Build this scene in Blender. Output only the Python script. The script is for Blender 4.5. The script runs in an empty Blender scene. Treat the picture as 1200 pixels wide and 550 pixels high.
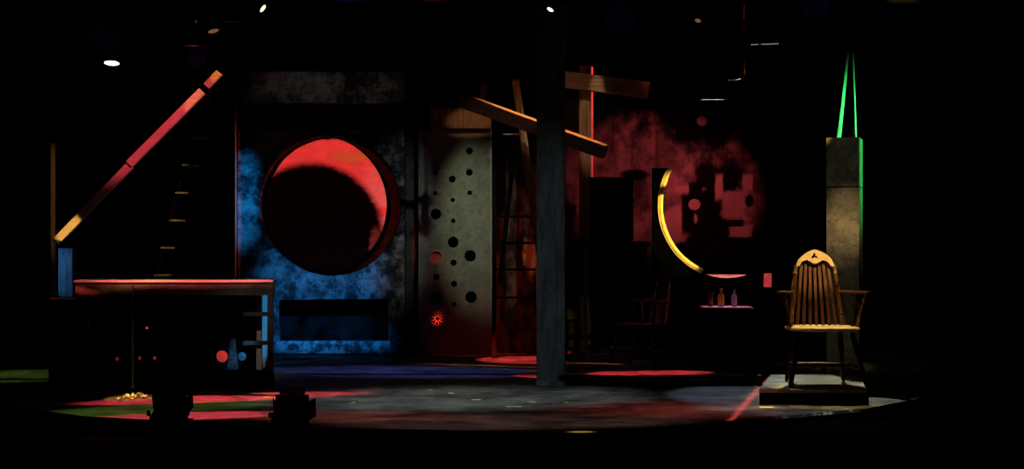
import bpy, bmesh, math, random
from mathutils import Vector, Matrix
random.seed(7)
S = bpy.context.scene
COL = S.collection
PI = math.pi
R = math.radians

# ------------------------------------------------------------------ camera
F, EYE, HY = 1550.0, 1.19, 291.0          # focal length (px of a 1200 px frame), eye height, horizon row
cam_d = bpy.data.cameras.new('camera')
cam = bpy.data.objects.new('camera', cam_d)
COL.objects.link(cam)
cam.location = (0, 0, EYE)
cam.rotation_euler = (PI / 2, 0, 0)
cam_d.sensor_width = 36.0
cam_d.lens = F / 1200 * 36.0
cam_d.shift_y = (HY - 275) / 1200
cam_d.clip_end = 100
S.camera = cam
S.view_settings.view_transform = 'Standard'
S.view_settings.look = 'None'
S.view_settings.gamma = 1
S.view_settings.exposure = 0
S.view_settings.use_curve_mapping = False
w = bpy.data.worlds.new('world')
S.world = w
w.use_nodes = True
w.node_tree.nodes['Background'].inputs[0].default_value = (0, 0, 0, 1)
w.node_tree.nodes['Background'].inputs[1].default_value = 0


def P(px, py, d):
    """point of the stage seen at a photo pixel, d metres from the lens"""
    return Vector(((px - 600) / F * d, d, EYE - (py - HY) / F * d))


def fl(px, py, z=0.0):
    """point of a horizontal surface of height z seen at a photo pixel"""
    d = F * (EYE - z) / (py - HY)
    return Vector(((px - 600) / F * d, d, z))


def lin(c):
    return tuple(((v / 255) / 12.92 if v / 255 <= .04045 else ((v / 255 + .055) / 1.055) ** 2.4) for v in c)


# ------------------------------------------------------------------ materials
class NT:
    def __init__(s, name):
        s.m = bpy.data.materials.new(name)
        s.m.use_nodes = True
        s.t = s.m.node_tree
        s.b = s.t.nodes['Principled BSDF']
        s.tc = s.t.nodes.new('ShaderNodeTexCoord')

    def link(s, a, b):
        s.t.links.new(a, b)

    def val(s, sock, v):
        if hasattr(v, 'is_linked') or isinstance(v, bpy.types.NodeSocket):
            s.link(v, sock)
        else:
            sock.default_value = v

    def math(s, op, a, b=0.0, c=0.0, clamp=False):
        n = s.t.nodes.new('ShaderNodeMath')
        n.operation = op
        n.use_clamp = clamp
        for i, v in enumerate((a, b, c)):
            s.val(n.inputs[i], v)
        return n.outputs[0]

    def coord(s, scale=(1, 1, 1)):
        n = s.t.nodes.new('ShaderNodeMapping')
        n.inputs['Scale'].default_value = scale
        s.link(s.tc.outputs['Object'], n.inputs['Vector'])
        return n.outputs[0]

    def noise(s, scale, detail=4, rough=.6, stretch=(1, 1, 1), vec=None, off=0.0):
        n = s.t.nodes.new('ShaderNodeTexNoise')
        n.inputs['Scale'].default_value = scale
        n.inputs['Detail'].default_value = detail
        n.inputs['Roughness'].default_value = rough
        v = vec or s.coord(stretch)
        if off:
            a = s.t.nodes.new('ShaderNodeVectorMath')
            a.inputs[1].default_value = (off, off * .7, off * 1.3)
            s.link(v, a.inputs[0])
            v = a.outputs[0]
        s.link(v, n.inputs['Vector'])
        return n.outputs['Fac']

    def ramp(s, fac, lo, hi, smooth=True):
        n = s.t.nodes.new('ShaderNodeMapRange')
        n.interpolation_type = 'SMOOTHSTEP' if smooth else 'LINEAR'
        s.val(n.inputs['Value'], fac)
        n.inputs['From Min'].default_value = lo
        n.inputs['From Max'].default_value = hi
        return n.outputs['Result']

    def mix(s, fac, a, b):
        n = s.t.nodes.new('ShaderNodeMix')
        n.data_type = 'RGBA'
        s.val(n.inputs['Factor'], fac)
        for k, v in ((6, a), (7, b)):
            if isinstance(v, tuple):
                n.inputs[k].default_value = (*v, 1) if len(v) == 3 else v
            else:
                s.link(v, n.inputs[k])
        return n.outputs[2]

    def xyz(s):
        n = s.t.nodes.new('ShaderNodeSeparateXYZ')
        s.link(s.tc.outputs['Object'], n.inputs[0])
        return n.outputs

    def dist(s, cx, cz, ax=1.0, az=1.0, wob=None, amt=0.0):
        """elliptic distance in the xz plane of the object, optionally wobbled"""
        o = s.xyz()
        dx = s.math('DIVIDE', s.math('SUBTRACT', o[0], cx), ax)
        dz = s.math('DIVIDE', s.math('SUBTRACT', o[2], cz), az)
        d = s.math('SQRT', s.math('ADD', s.math('MULTIPLY', dx, dx), s.math('MULTIPLY', dz, dz)))
        if wob is not None:
            d = s.math('ADD', d, s.math('MULTIPLY', s.math('SUBTRACT', wob, .5), amt))
        return d

    def bump(s, h, strength=.3, dist=.01):
        n = s.t.nodes.new('ShaderNodeBump')
        n.inputs['Strength'].default_value = strength
        n.inputs['Distance'].default_value = dist
        s.link(h, n.inputs['Height'])
        s.link(n.outputs[0], s.b.inputs['Normal'])

    def done(s, col, rough=.6, spec=.3, metal=0.0):
        s.val(s.b.inputs['Base Color'], (*col, 1) if isinstance(col, tuple) else col)
        s.val(s.b.inputs['Roughness'], rough)
        s.b.inputs['Specular IOR Level'].default_value = spec
        s.b.inputs['Metallic'].default_value = metal
        return s.m


def plain(name, a, b=None, scale=8, rough=.6, spec=.3, metal=0.0, stretch=(1, 1, 1), bump=.15, lo=.35, hi=.65):
    n = NT(name)
    f = n.noise(scale, 5, .6, stretch)
    if bump:
        n.bump(f, bump)
    b = b or tuple(v * .6 for v in a)
    return n.done(n.mix(n.ramp(f, lo, hi), a, b), rough, spec, metal)


def wood(name, a, b, axis=0, scale=5, rough=.5, spec=.3):
    st = [9.0, 9.0, 9.0]
    st[axis] = .7
    n = NT(name)
    f = n.noise(scale, 6, .65, tuple(st))
    g = n.noise(scale * .4, 3, .5, (1, 1, 1))
    n.bump(f, .2)
    k = n.math('ADD', n.math('MULTIPLY', f, .7), n.math('MULTIPLY', g, .3))
    return n.done(n.mix(n.ramp(k, .38, .62), a, b), rough, spec)


def emit(name, col, strength):
    n = NT(name)
    n.b.inputs['Emission Color'].default_value = (*col, 1)
    n.b.inputs['Emission Strength'].default_value = strength
    return n.done(tuple(v * .1 for v in col), .3)


M = {}
M['black'] = plain('black_paint', (.0026, .0026, .0028), rough=.85, spec=.03)
M['drape'] = plain('black_velour', (.0010, .0010, .0011), rough=1, spec=0, bump=0)
M['near_black'] = plain('dark_stained_timber', (.010, .009, .008), (.005, .0045, .004), rough=.65, spec=.1)
M['fascia'] = plain('dark_grey_paint', (.11, .10, .09), (.05, .046, .04), 6, rough=.7, spec=.1)
M['metal_black'] = plain('black_enamel', (.0009, .0009, .001), rough=.6, spec=.02)
M['pipe'] = plain('black_pipe', (.0012, .0012, .0013), rough=.9, spec=0)
M['steel'] = plain('worn_steel', (.55, .55, .55), (.3, .3, .3), 30, .35, .5, .8)
M['brass'] = plain('brassy_chain', (.85, .7, .45), (.6, .45, .2), 30, .28, .5, .9)
M['gel_blue'] = emit('blue_gel', (.06, .05, .30), .006)
M['lamp_cool'] = emit('cool_lamp', (.62, 1.0, .84), 5)
M['lamp_white'] = emit('white_lamp', (.9, .95, 1.0), 5)
M['lamp_warm'] = emit('warm_lamp', (1.0, .82, .5), 2.2)
M['lamp_amber'] = emit('amber_lamp', (1.0, .45, .2), .16)
M['led'] = emit('led_white', (.8, .85, .9), .7)
M['beam_wood'] = wood('rough_sawn_timber', (.42, .30, .20), (.20, .13, .08), 0)
M['post_wood'] = wood('rough_sawn_timber_upright', (.42, .30, .20), (.20, .13, .08), 2)
M['rail_wood'] = wood('pale_plank', (.62, .56, .50), (.48, .42, .38), 0, 7)
M['lath'] = wood('pale_lath', (.6, .6, .58), (.45, .45, .42), 2, 7)
M['top'] = wood('scrubbed_table_top', (.68, .62, .58), (.5, .45, .42), 0, 6, .45)
M['honey'] = wood('honey_wood', (.58, .44, .24), (.44, .32, .16), 0, 6, .42, .5)
M['slat'] = wood('mahogany_stain', (.10, .036, .014), (.045, .016, .007), 2, 6, .5, .35)
M['turned'] = wood('brown_turned_wood', (.17, .075, .028), (.085, .036, .013), 2, 6, .38, .5)
M['leg'] = wood('dark_leg_wood', (.020, .012, .007), (.010, .006, .004), 2, 6, .5, .15)
M['dark_wood'] = wood('dark_chair_wood', (.05, .022, .012), (.022, .010, .006), 2, 6, .3, .5)
M['tape_y'] = plain('yellow_spike_tape', (.85, .72, .12), (.7, .58, .08), 20, .6)
M['tape_w'] = plain('white_spike_tape', (.85, .85, .75), (.6, .6, .5), 20, .6)
M['trimring'] = plain('pale_ring_trim', (.74, .68, .50), (.62, .55, .36), 9, .5, stretch=(1, 1, 1))
M['glass_amber'] = plain('amber_glass', (.55, .33, .05), (.4, .22, .03), 9, .08, .8)
M['glass_pale'] = plain('pale_glass', (.55, .6, .65), (.4, .45, .5), 9, .06, .8)
M['glass_dark'] = plain('dark_glass', (.12, .02, .02), (.08, .01, .01), 9, .06, .8)
M['redpaint'] = plain('pale_paint', (.62, .55, .52), (.5, .43, .4), 6)
M['rosette'] = plain('speckled_enamel', (.85, .7, .6), (.6, .4, .35), 40, .35, .5)
M['cable'] = plain('black_rubber', (.02, .02, .02), rough=.5, bump=0)

# stage floor: scuffed black deck paint
n = NT('scuffed_deck')
f1 = n.noise(1.1, 6, .7, (1, 2.6, 1))
f2 = n.noise(5, 8, .78, (.8, .9, 1), off=3)
f3 = n.noise(9, 8, .85, (.8, .5, 1), off=9)
k = n.math('ADD', n.math('MULTIPLY', f1, .45), n.math('MULTIPLY', f2, .55))
c = n.mix(n.ramp(k, .42, .60), (.026, .026, .028), (.18, .18, .18))
c = n.mix(n.math('MULTIPLY', n.ramp(f3, .62, .74), .6), c, (.50, .49, .46))  # pale flecks: scuffs, and floor glints put into the colour
n.bump(f2, .12)
M['floor'] = n.done(c, n.math('MULTIPLY_ADD', f2, .35, .38), .22)

# ------------------------------------------------------------------ mesh helpers
def bx(bm, c, s, rot=None):
    r = bmesh.ops.create_cube(bm, size=1)
    m = Matrix.Translation(c) @ (rot or Matrix()) @ Matrix.Diagonal((*s, 1))
    bmesh.ops.transform(bm, matrix=m, verts=r['verts'])
    return r['verts']


def bar(bm, a, b, wid, th, side=Vector((0, 1, 0))):
    """plank from a to b; th along 'side' (depth), wid across"""
    a, b = Vector(a), Vector(b)
    x = (b - a).normalized()
    y = (side - side.dot(x) * x).normalized()
    z = x.cross(y)
    rot = Matrix((x, y, z)).transposed().to_4x4()
    return bx(bm, (a + b) / 2, ((b - a).length, th, wid), rot)


def tube(bm, pts, r, seg=8, cap=True):
    pts = [Vector(p) for p in pts]
    rs = r if isinstance(r, (list, tuple)) else [r] * len(pts)
    rings = []
    for i, p in enumerate(pts):
        t = (pts[min(i + 1, len(pts) - 1)] - pts[max(i - 1, 0)]).normalized()
        u = t.cross(Vector((0, 0, 1)))
        if u.length < .2:
            u = t.cross(Vector((1, 0, 0)))
        u.normalize()
        v = t.cross(u)
        rings.append([bm.verts.new(p + (u * math.cos(q) + v * math.sin(q)) * rs[i])
                      for q in (2 * PI * k / seg for k in range(seg))])
    for a, b in zip(rings, rings[1:]):
        for k in range(seg):
            bm.faces.new((a[k], a[(k + 1) % seg], b[(k + 1) % seg], b[k]))
    if cap:
        bm.faces.new(rings[0][::-1])
        bm.faces.new(rings[-1])


def lathe(bm, prof, mat=None, seg=24):
    """prof: (radius, height) along local z"""
    mat = mat or Matrix()
    rings = []
    for r, h in prof:
        rings.append([bm.verts.new(mat @ Vector((max(r, 1e-4) * math.cos(2 * PI * k / seg), max(r, 1e-4) * math.sin(2 * PI * k / seg), h)))
                      for k in range(seg)])
    for a, b in zip(rings, rings[1:]):
        for k in range(seg):
            bm.faces.new((a[k], a[(k + 1) % seg], b[(k + 1) % seg], b[k]))
    bm.faces.new(rings[0][::-1])
    bm.faces.new(rings[-1])


def turned(bm, a, b, prof, seg=12):
    """turned spindle from a to b; prof (radius, 0..1)"""
    a, b = Vector(a), Vector(b)
    q = (b - a).to_track_quat('Z', 'Y').to_matrix().to_4x4()
    L = (b - a).length
    lathe(bm, [(r, t * L) for r, t in prof], Matrix.Translation(a) @ q, seg)


def plate(bm, outer, holes, y0, th, mat=None):
    """flat sheet in the xz plane with holes, from depth y0 to y0+th"""
    cu = bpy.data.curves.new('tmp', 'CURVE')
    cu.dimensions = '2D'
    cu.fill_mode = 'BOTH'
    cu.extrude = th / 2
    for loop in [outer] + list(holes):
        sp = cu.splines.new('POLY')
        sp.points.add(len(loop) - 1)
        for p, (x, z) in zip(sp.points, loop):
            p.co = (x, z, 0, 1)
        sp.use_cyclic_u = True
    o = bpy.data.objects.new('tmp', cu)
    COL.objects.link(o)
    me = bpy.data.meshes.new_from_object(o.evaluated_get(bpy.context.evaluated_depsgraph_get()))
    n0 = len(bm.verts)
    bm.from_mesh(me)
    bm.verts.ensure_lookup_table()
    for v in bm.verts[n0:]:
        x, z, y = v.co
        v.co = Vector((x, y0 + th / 2 - y, z))
        if mat:
            v.co = mat @ v.co
    bpy.data.objects.remove(o)
    bpy.data.curves.remove(cu)
    bpy.data.meshes.remove(me)


def circ(cx, cz, r, n=32, rz=None, wob=0.0):
    return [(cx + r * (1 + random.uniform(-wob, wob)) * math.cos(2 * PI * k / n),
             cz + (rz or r) * (1 + random.uniform(-wob, wob)) * math.sin(2 * PI * k / n)) for k in range(n)]


def xz(pts, d):
    return [(P(x, y, d).x, P(x, y, d).z) for x, y in pts]


def tag(o, label=None, cat=None, group=None, kind=None):
    for k, v in (('label', label), ('category', cat), ('group', group), ('kind', kind)):
        if v:
            o[k] = v
    return o


def root_of(o):
    return o if o.parent is None else root_of(o.parent)


def obj(name, bm, mat, parent=None, loc=None, smooth=False, bevel=0.0):
    """bm holds stage coordinates; the object gets its origin at loc (or its thing's)"""
    org = Vector(root_of(parent).location) if parent else Vector(loc or (0, 0, 0))
    for v in bm.verts:
        v.co = v.co - org
    bmesh.ops.recalc_face_normals(bm, faces=bm.faces)
    if bevel:
        es = [e for e in bm.edges if len(e.link_faces) == 2 and e.calc_face_angle(0) > .6]
        bmesh.ops.bevel(bm, geom=es, offset=bevel, segments=2, profile=.6, affect='EDGES')
    me = bpy.data.meshes.new(name)
    bm.to_mesh(me)
    bm.free()
    me.materials.append(mat)
    if smooth:
        for p in me.polygons:
            p.use_smooth = True
        try:
            me.set_sharp_from_angle(angle=R(40))
        except Exception:
            pass
    o = bpy.data.objects.new(name, me)
    COL.objects.link(o)
    if parent:
        o.parent = parent
    else:
        o.location = org
    return o


def thing(name, loc, label, cat, group=None):
    o = bpy.data.objects.new(name, None)
    o.empty_display_size = .1
    o.location = loc
    COL.objects.link(o)
    return tag(o, label, cat, group)


def B():
    return bmesh.new()


def part(name, parent, mat, fn, *a, smooth=False, bevel=0.0, **k):
    bm = B()
    fn(bm, *a, **k)
    return obj(name, bm, mat, parent, smooth=smooth, bevel=bevel)


def relocate(o, loc, rz=0.0):
    o.location = loc
    o.rotation_euler = (0, 0, rz)


def copy_tree(o, parent=None):
    c = o.copy()
    COL.objects.link(c)
    c.parent = parent
    if parent:
        c.matrix_parent_inverse = o.matrix_parent_inverse
    for ch in list(o.children):
        copy_tree(ch, c)
    return c


# ------------------------------------------------------------------ the setting
def struct(name, bm, mat, loc=(0, 0, 0)):
    return tag(obj(name, bm, mat, None, loc), kind='structure')


front = [fl(-90, 461), fl(97, 488), fl(330, 500), fl(690, 508), fl(1020, 478), fl(1080, 467)]
xr, xl = 6.5, -7.0
poly = [Vector((xl, 10.9, 0))] + front + [Vector((3.9, 11.4, 0)), Vector((xr, 12.2, 0)), Vector((xr, 17.2, 0)), Vector((xl, 17.2, 0))]
bm = B()
top = [bm.verts.new(p) for p in poly]
bot = [bm.verts.new(p + Vector((0, 0, -.12))) for p in poly]
bm.faces.new(top)
bm.faces.new(bot[::-1])
for i in range(len(poly)):
    j = (i + 1) % len(poly)
    bm.faces.new((top[j], top[i], bot[i], bot[j]))
flo = struct('floor', bm, M['floor'])
flo.data.materials.append(M['black'])
for p in flo.data.polygons:
    if abs(p.normal.z) < .5:
        p.material_index = 1
bm = B()
bx(bm, (0, 8.2, -.17), (14, 18, .1))
n = NT('auditorium_floor_paint')
n.bump(n.noise(20, 4), .2)
struct('ground', bm, n.done((.0014, .0014, .0014), .9, .0))
for nm, c, s in (('wall_back', (0, 17.25, 2.6), (14, .1, 5.4)), ('wall_left', (-7.05, 9, 2.6), (.1, 16.4, 5.4)),
                 ('wall_right', (6.55, 9, 2.6), (.1, 16.4, 5.4)), ('ceiling', (0, 9, 5.55), (14, 16.6, .1))):
    bm = B()
    bx(bm, c, s)
    struct(nm, bm, M['drape'])
# nosing along the right front stage edge, its white glint painted pale
bm = B()
a, b = fl(700, 507), fl(1020, 478)
bar(bm, a + Vector((0, -.012, -.012)), b + Vector((0, -.012, -.012)), .02, .012)
n = NT('glint_nosing')
f = n.noise(9, 5, .7)
struct('trim_1', bm, n.done(n.mix(n.ramp(f, .5, .68), (.03, .03, .03), (.55, .55, .5)), .5))

# ------------------------------------------------------------------ flat with the round opening
DW = 14.75
HC = P(388, 241.5, DW)
HR = 82 / F * DW


def mottle(name, org, hole=True):
    n = NT(name)
    big = n.noise(2.3, 6, .65, off=2)
    mid = n.noise(9, 7, .75, off=5)
    fine = n.noise(38, 5, .8)
    k = n.math('ADD', n.math('MULTIPLY', big, .5), n.math('MULTIPLY', mid, .5))
    base = n.mix(n.ramp(k, .43, .62), (.022, .022, .022), (.44, .44, .44))
    base = n.mix(n.math('MULTIPLY', n.ramp(fine, .48, .68), .8), base, (.06, .06, .06))
    if hole:
        d = n.dist(HC.x - org.x, HC.z - org.z, 1, 1, mid, .55)
        burnt = n.ramp(d, HR * 1.0, HR * 1.16)
        # the scorched ring is open along the bottom
        o = n.xyz()
        low = n.ramp(o[2], HC.z - org.z - .78, HC.z - org.z - .45)
        f = n.math('MULTIPLY', n.math('SUBTRACT', 1.0, burnt), low)
        base = n.mix(n.math('MULTIPLY', f, .95), base, (.006, .006, .006))
    n.bump(mid, .35, .02)
    return n.done(base, .75, .15)


WB = Vector((P(376, 417, DW).x, DW, 0))
flat = thing('scenic_flat', WB, 'tall mottled grey flat with a big round opening, washed in blue light', 'scenic wall')
M['mottle'] = mottle('mottled_scenic_paint', WB)
o4 = xz([(277, 152), (474, 152), (474, 417), (277, 417)], DW)
zb = 0.0
o4 = [(o4[0][0], o4[0][1]), (o4[1][0], o4[1][1]), (o4[1][0], zb), (o4[0][0], zb)]
slot = xz([(327, 352), (388, 351), (455, 351), (455, 376), (455, 400), (420, 401), (390, 402), (350, 403), (327, 404)], DW)
part('panel', flat, M['mottle'], plate, o4, [circ(HC.x, HC.z, HR, 96, wob=.004), slot], DW, .09)
M['mottle_head'] = mottle('mottled_header_paint', WB, False)
hd = xz([(279, 84), (474, 84), (474, 121), (279, 121)], DW)
part('header', flat, M['mottle_head'], plate, hd, [], DW, .09)
p1, p2 = P(277.0, 78, DW - .03), P(277.0, 410, DW - .03)
part('edge_strip', flat, M['post_wood'], bar, (p1.x - .006, DW, p1.z), (p1.x - .006, DW, .0), .012, .07)
for q in (300, 380, 455):
    a, b = P(q, 84, DW + .06), P(q, 152, DW + .06)
    part('batten', flat, M['black'], bar, (a.x, DW + .13, b.z - .1), (a.x, DW + .13, a.z), .06, .05)
lin_ = part('slot_lining', flat, M['mottle'], lambda bm: None)
bpy.data.objects.remove(lin_)
sl = P(327, 400, DW).x, P(455, 400, DW).x, P(0, 402, DW).z, P(0, 351, DW).z
bm = B()
bx(bm, ((sl[0] + sl[1]) / 2, DW + .30, (sl[2] + sl[3]) / 2), (sl[1] - sl[0] + .1, .02, sl[3] - sl[2] + .1))
obj('slot_back', bm, plain('dark_board', (.022, .022, .022), (.003, .003, .003), 6, .9, .0), flat)  # dark blotchy board closing the slot
bm = B()
bx(bm, (sl[1] + .013, DW + .15, (sl[2] + sl[3]) / 2), (.02, .28, sl[3] - sl[2] + .06))
obj('slot_cheek', bm, M['redpaint'], flat)
part('skirt_ledge', flat, plain('crinkled_foil_paint', (.05, .05, .05), (.50, .50, .50), 13, .45, .4, bump=.8, lo=.40, hi=.62),
     lambda bm: bx(bm, ((P(318, 0, DW).x + P(457, 0, DW).x) / 2, DW - .02, .085), (139 / F * DW, .035, .14)))
# leg frame to the right of the flat
bm = B()
a = P(482, 417, DW + .05)
bx(bm, (a.x, DW + .12, 1.28), (.13, .06, 2.55))
o = obj('upright_board', bm, M['fascia'], None, (a.x, DW + .12, 0))
tag(o, 'narrow dark upright board between round-hole flat and the perforated column', 'board')

# disc behind the opening, brushed with black
DM = DW + .32
MC = P(371, 241, DM)
MR = 82 / F * DM
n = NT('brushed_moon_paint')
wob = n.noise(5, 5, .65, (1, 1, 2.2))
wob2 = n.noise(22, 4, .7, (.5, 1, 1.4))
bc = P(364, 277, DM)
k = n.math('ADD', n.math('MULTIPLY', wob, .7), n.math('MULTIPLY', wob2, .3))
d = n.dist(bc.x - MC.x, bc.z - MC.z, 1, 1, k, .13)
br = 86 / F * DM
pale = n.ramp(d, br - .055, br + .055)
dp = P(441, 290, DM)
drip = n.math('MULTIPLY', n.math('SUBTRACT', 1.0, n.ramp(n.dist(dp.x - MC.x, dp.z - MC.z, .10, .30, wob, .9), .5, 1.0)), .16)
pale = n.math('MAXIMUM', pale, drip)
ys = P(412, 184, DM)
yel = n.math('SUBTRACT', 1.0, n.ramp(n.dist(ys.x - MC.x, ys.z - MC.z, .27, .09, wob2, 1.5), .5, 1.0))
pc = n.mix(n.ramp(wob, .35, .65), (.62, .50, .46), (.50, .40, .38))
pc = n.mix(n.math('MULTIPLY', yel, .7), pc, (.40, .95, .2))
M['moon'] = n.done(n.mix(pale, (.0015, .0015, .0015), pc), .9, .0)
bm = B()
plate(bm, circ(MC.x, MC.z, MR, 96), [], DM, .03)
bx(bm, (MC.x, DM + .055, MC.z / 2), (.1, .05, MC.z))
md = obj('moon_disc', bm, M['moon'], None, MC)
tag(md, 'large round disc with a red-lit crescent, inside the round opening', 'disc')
bm = B()
bx(bm, (MC.x + .2, DM + .35, 1.45), (2.2, .03, 2.9))
o = obj('backing_board', bm, plain('dark_backing', (.016, .014, .014), (.006, .006, .006), 3, .9, .0), None, (MC.x + .2, DM + .35, 0))  # dark blotchy board behind the disc
tag(o, 'dark backing board glimpsed behind the red-lit crescent disc', 'board')

# ------------------------------------------------------------------ perforated column
DP = 14.7
hl = [(550, 177, 4), (550, 202, 4), (530, 210, 4), (510, 202, 3.4), (550.4, 226, 2.7), (510, 226.5, 2.6), (530.5, 234.5, 2.5),
      (510.7, 251, 6.3), (531, 259, 2.7), (531, 284, 6.4), (511, 301, 6.5), (551, 300, 6.7), (531.5, 308, 3.7), (511.4, 325, 3.7),
      (532, 333, 3.7), (511.4, 350, 6.6), (552, 348.5, 6.8), (532, 357, 2.7), (512.6, 374, 6.6)]
PB = Vector((P(533, 0, DP).x, DP, 0))
pcol = thing('perforated_column', PB, 'olive-grey column pierced with round holes beside the round-hole flat', 'column')
n = NT('olive_plaster')
a = n.noise(3, 5, .6)
b = n.noise(60, 4, .8)
n.bump(b, .2, .005)
c = n.mix(n.ramp(a, .35, .65), (.34, .345, .29), (.22, .23, .20))
b2 = n.noise(16, 7, .8)
M['olive'] = n.done(n.mix(n.math('MULTIPLY', n.ramp(b2, .48, .66), .6), c, (.10, .10, .09)), .75, .15)
x0, x1 = P(490, 0, DP).x, P(575, 0, DP).x
zt = P(0, 152, DP).z
part('face', pcol, M['olive'], plate, [(x0, 0), (x1, 0), (x1, zt), (x0, zt)],
     [circ(P(x, 0, DP).x, P(0, y, DP).z, r / F * DP, 24) for x, y, r in hl], DP, .02)
part('side', pcol, M['redpaint'], lambda bm: bx(bm, (x1 + .006, DP + .17, zt / 2), (.02, .34, zt)))
part('side', pcol, M['black'], lambda bm: bx(bm, (x0 - .006, DP + .17, zt / 2), (.02, .34, zt)))
part('edge_trim', pcol, M['redpaint'], lambda bm: bx(bm, (x1 + .034, DP - .01, zt / 2 - .02), (.036, .03, zt - .05)), bevel=.003)
part('inner_board', pcol, M['black'], lambda bm: bx(bm, ((x0 + x1) / 2, DP + .33, zt / 2), (x1 - x0, .02, zt)))
cb = P(528, 153, DP - .06), P(575.5, 127, DP - .06)
part('cap', pcol, M['post_wood'], lambda bm: bx(bm, ((P(505, 0, DP).x + cb[1].x) / 2, DP + .13, (zt + cb[1].z) / 2 + .005),
                                               (cb[1].x - P(505, 0, DP).x, .44, cb[1].z - zt)), bevel=.006)
# the speckled fan wheel in the lowest hole, and a disc in the red one
fc = P(512.6, 374, DP)
ro = part('fan_wheel', pcol, M['rosette'], lambda bm: [bar(bm, (fc.x + .02 * math.cos(q), DP + .05, fc.z + .02 * math.sin(q)),
                                                          (fc.x + .058 * math.cos(q), DP + .05, fc.z + .058 * math.sin(q)), .014, .012)
                                                      for q in (2 * PI * i / 9 for i in range(9))])
ro['label'] = 'red speckled fan wheel inside the lowest hole'
rc = P(511, 301, DP)
part('plug', pcol, plain('dull_plug', (.16, .13, .12)), lathe, [(.066, 0), (.066, .03)], Matrix.Translation((rc.x, DP + .09, rc.z)) @ Matrix.Rotation(PI / 2, 4, 'X'))
# short post on the cap
a, b = P(565, 127, DP + .1), P(565, 99, DP + .1)
bm = B()
bar(bm, (a.x, a.y, cb[1].z + .004), (b.x + .02, b.y, b.z), .065, .06)
o = obj('stub_post', bm, M['post_wood'], None, (a.x, a.y, cb[1].z))
tag(o, 'short timber stub standing on top of the perforated column', 'post')

# ------------------------------------------------------------------ beams, poles, posts
def beam(name, p1, p2, wid, th, mat, label, cat='beam', group=None, side=Vector((0, 1, 0)), bevel=.006):
    bm = B()
    bar(bm, p1, p2, wid, th, side)
    lo = p1 if p1.z < p2.z else p2
    o = obj(name, bm, mat, None, lo, bevel=bevel)
    return tag(o, label, cat, group)


D1 = 13.4
ZP = .088
beam('fallen_beam', P(542, 118, D1 + .3), P(709, 178, D1 - .3), .135, .12, M['beam_wood'], 'slanting charred beam with lit top edge running behind the dark front pillar', side=Vector((0, 1, .30)))
a = P(707.5, 182, D1 - .34)
bm = B()
bx(bm, a, (.03, .03, .05), Matrix.Rotation(R(20), 4, 'Y'))
o = obj('bracket', bm, M['steel'], None, a)
tag(o, 'small bright bracket at the low end of the slanting charred beam', 'bracket')
beam('leaning_pole', P(648.8, 412, 13.75), P(604, 94, 13.75), .075, .07, M['post_wood'], 'thin timber pole leaning behind the slanting beam, left of the dark pillar', 'pole')
pr = P(687, 78, 13.9)
bm = B()
bx(bm, (pr.x, 13.9, (pr.z + ZP) / 2), (.125, .16, pr.z - ZP), Matrix.Rotation(R(-12), 4, 'Z'))
o = obj('timber_post', bm, M['post_wood'], None, (pr.x, 13.9, ZP))
tag(o, 'upright timber post with pink lit edge beside the red painted backdrop', 'post')
beam('cross_beam', P(652, 92, 13.55), P(760, 106, 13.55), .165, .07, M['beam_wood'], 'high cross beam nailed over the upright timber post, right of the dark pillar')

DPI = 11.46
n = NT('weathered_pillar_paint')
f = n.noise(6, 6, .7, (2, 2, .4))
g = n.noise(40, 4, .8)
n.bump(g, .2)
M['pillar'] = n.done(n.mix(n.ramp(n.math('ADD', n.math('MULTIPLY', f, .7), n.math('MULTIPLY', g, .3)), .35, .65), (.22, .24, .25), (.06, .065, .07)), .7, .12)
px_ = P(645.5, 0, DPI).x
pt = thing('pillar_post', (px_, DPI, 0), 'tall dark weathered pillar standing mid stage in front of the beams', 'pillar')
pw = 32.5 / F * DPI
part('shaft', pt, M['pillar'], lambda bm: bx(bm, (px_, DPI + .12, 2.2), (pw, .24, 4.4)), bevel=.008)
part('foot_board', pt, M['pillar'], lambda bm: bx(bm, (px_, DPI + .11, .02), (pw + .012, .27, .04)))
part('edge_lath', pt, M['rail_wood'], lambda bm: bx(bm, (px_ + pw / 2 + .004, DPI + .10, 2.2), (.008, .10, 4.3)))

# window-like lattice between the perforated column and pillar
DL = 14.3
lw = thing('lattice_frame', Vector((P(603, 0, DL).x, DL, 0)), 'black ladder-like lattice frame with red light behind, left of the pillar', 'lattice')
for y in (158, 254, 285, 316, 349):
    a, b = P(580, y, DL), P(632, y, DL)
    r = part('rung', lw, M['near_black'], bar, a, b, .024, .03)
for x in (579, 633):
    a = P(x, 150, DL)
    part('stile', lw, M['near_black'], bar, (a.x, DL, 0), a, .05, .04)
a, b = P(589, 157.6, DL - .03), P(611, 157.2, DL - .03)
r = part('slat', lw, M['rail_wood'], bar, a, b, .014, .02)
r['label'] = 'pale slat catching amber light'
a, b = P(586, 330, DL + .1), P(600, 200, DL + .1)
part('brace', lw, M['near_black'], bar, a, b, .05, .03)
DLB = 15.0
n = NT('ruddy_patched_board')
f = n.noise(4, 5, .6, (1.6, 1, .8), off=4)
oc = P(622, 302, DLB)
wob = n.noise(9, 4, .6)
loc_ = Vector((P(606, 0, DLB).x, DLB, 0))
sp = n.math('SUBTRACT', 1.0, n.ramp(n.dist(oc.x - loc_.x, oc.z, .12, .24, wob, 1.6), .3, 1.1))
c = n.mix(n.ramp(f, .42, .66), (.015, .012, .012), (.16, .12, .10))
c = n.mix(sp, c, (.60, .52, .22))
bm = B()
bx(bm, (loc_.x - .02, DLB, 1.2), (.50, .03, 2.4))
o = obj('patched_board', bm, n.done(c, .7, .1), None, loc_)
tag(o, 'patched board glowing red and orange behind the lattice frame', 'board')

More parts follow.
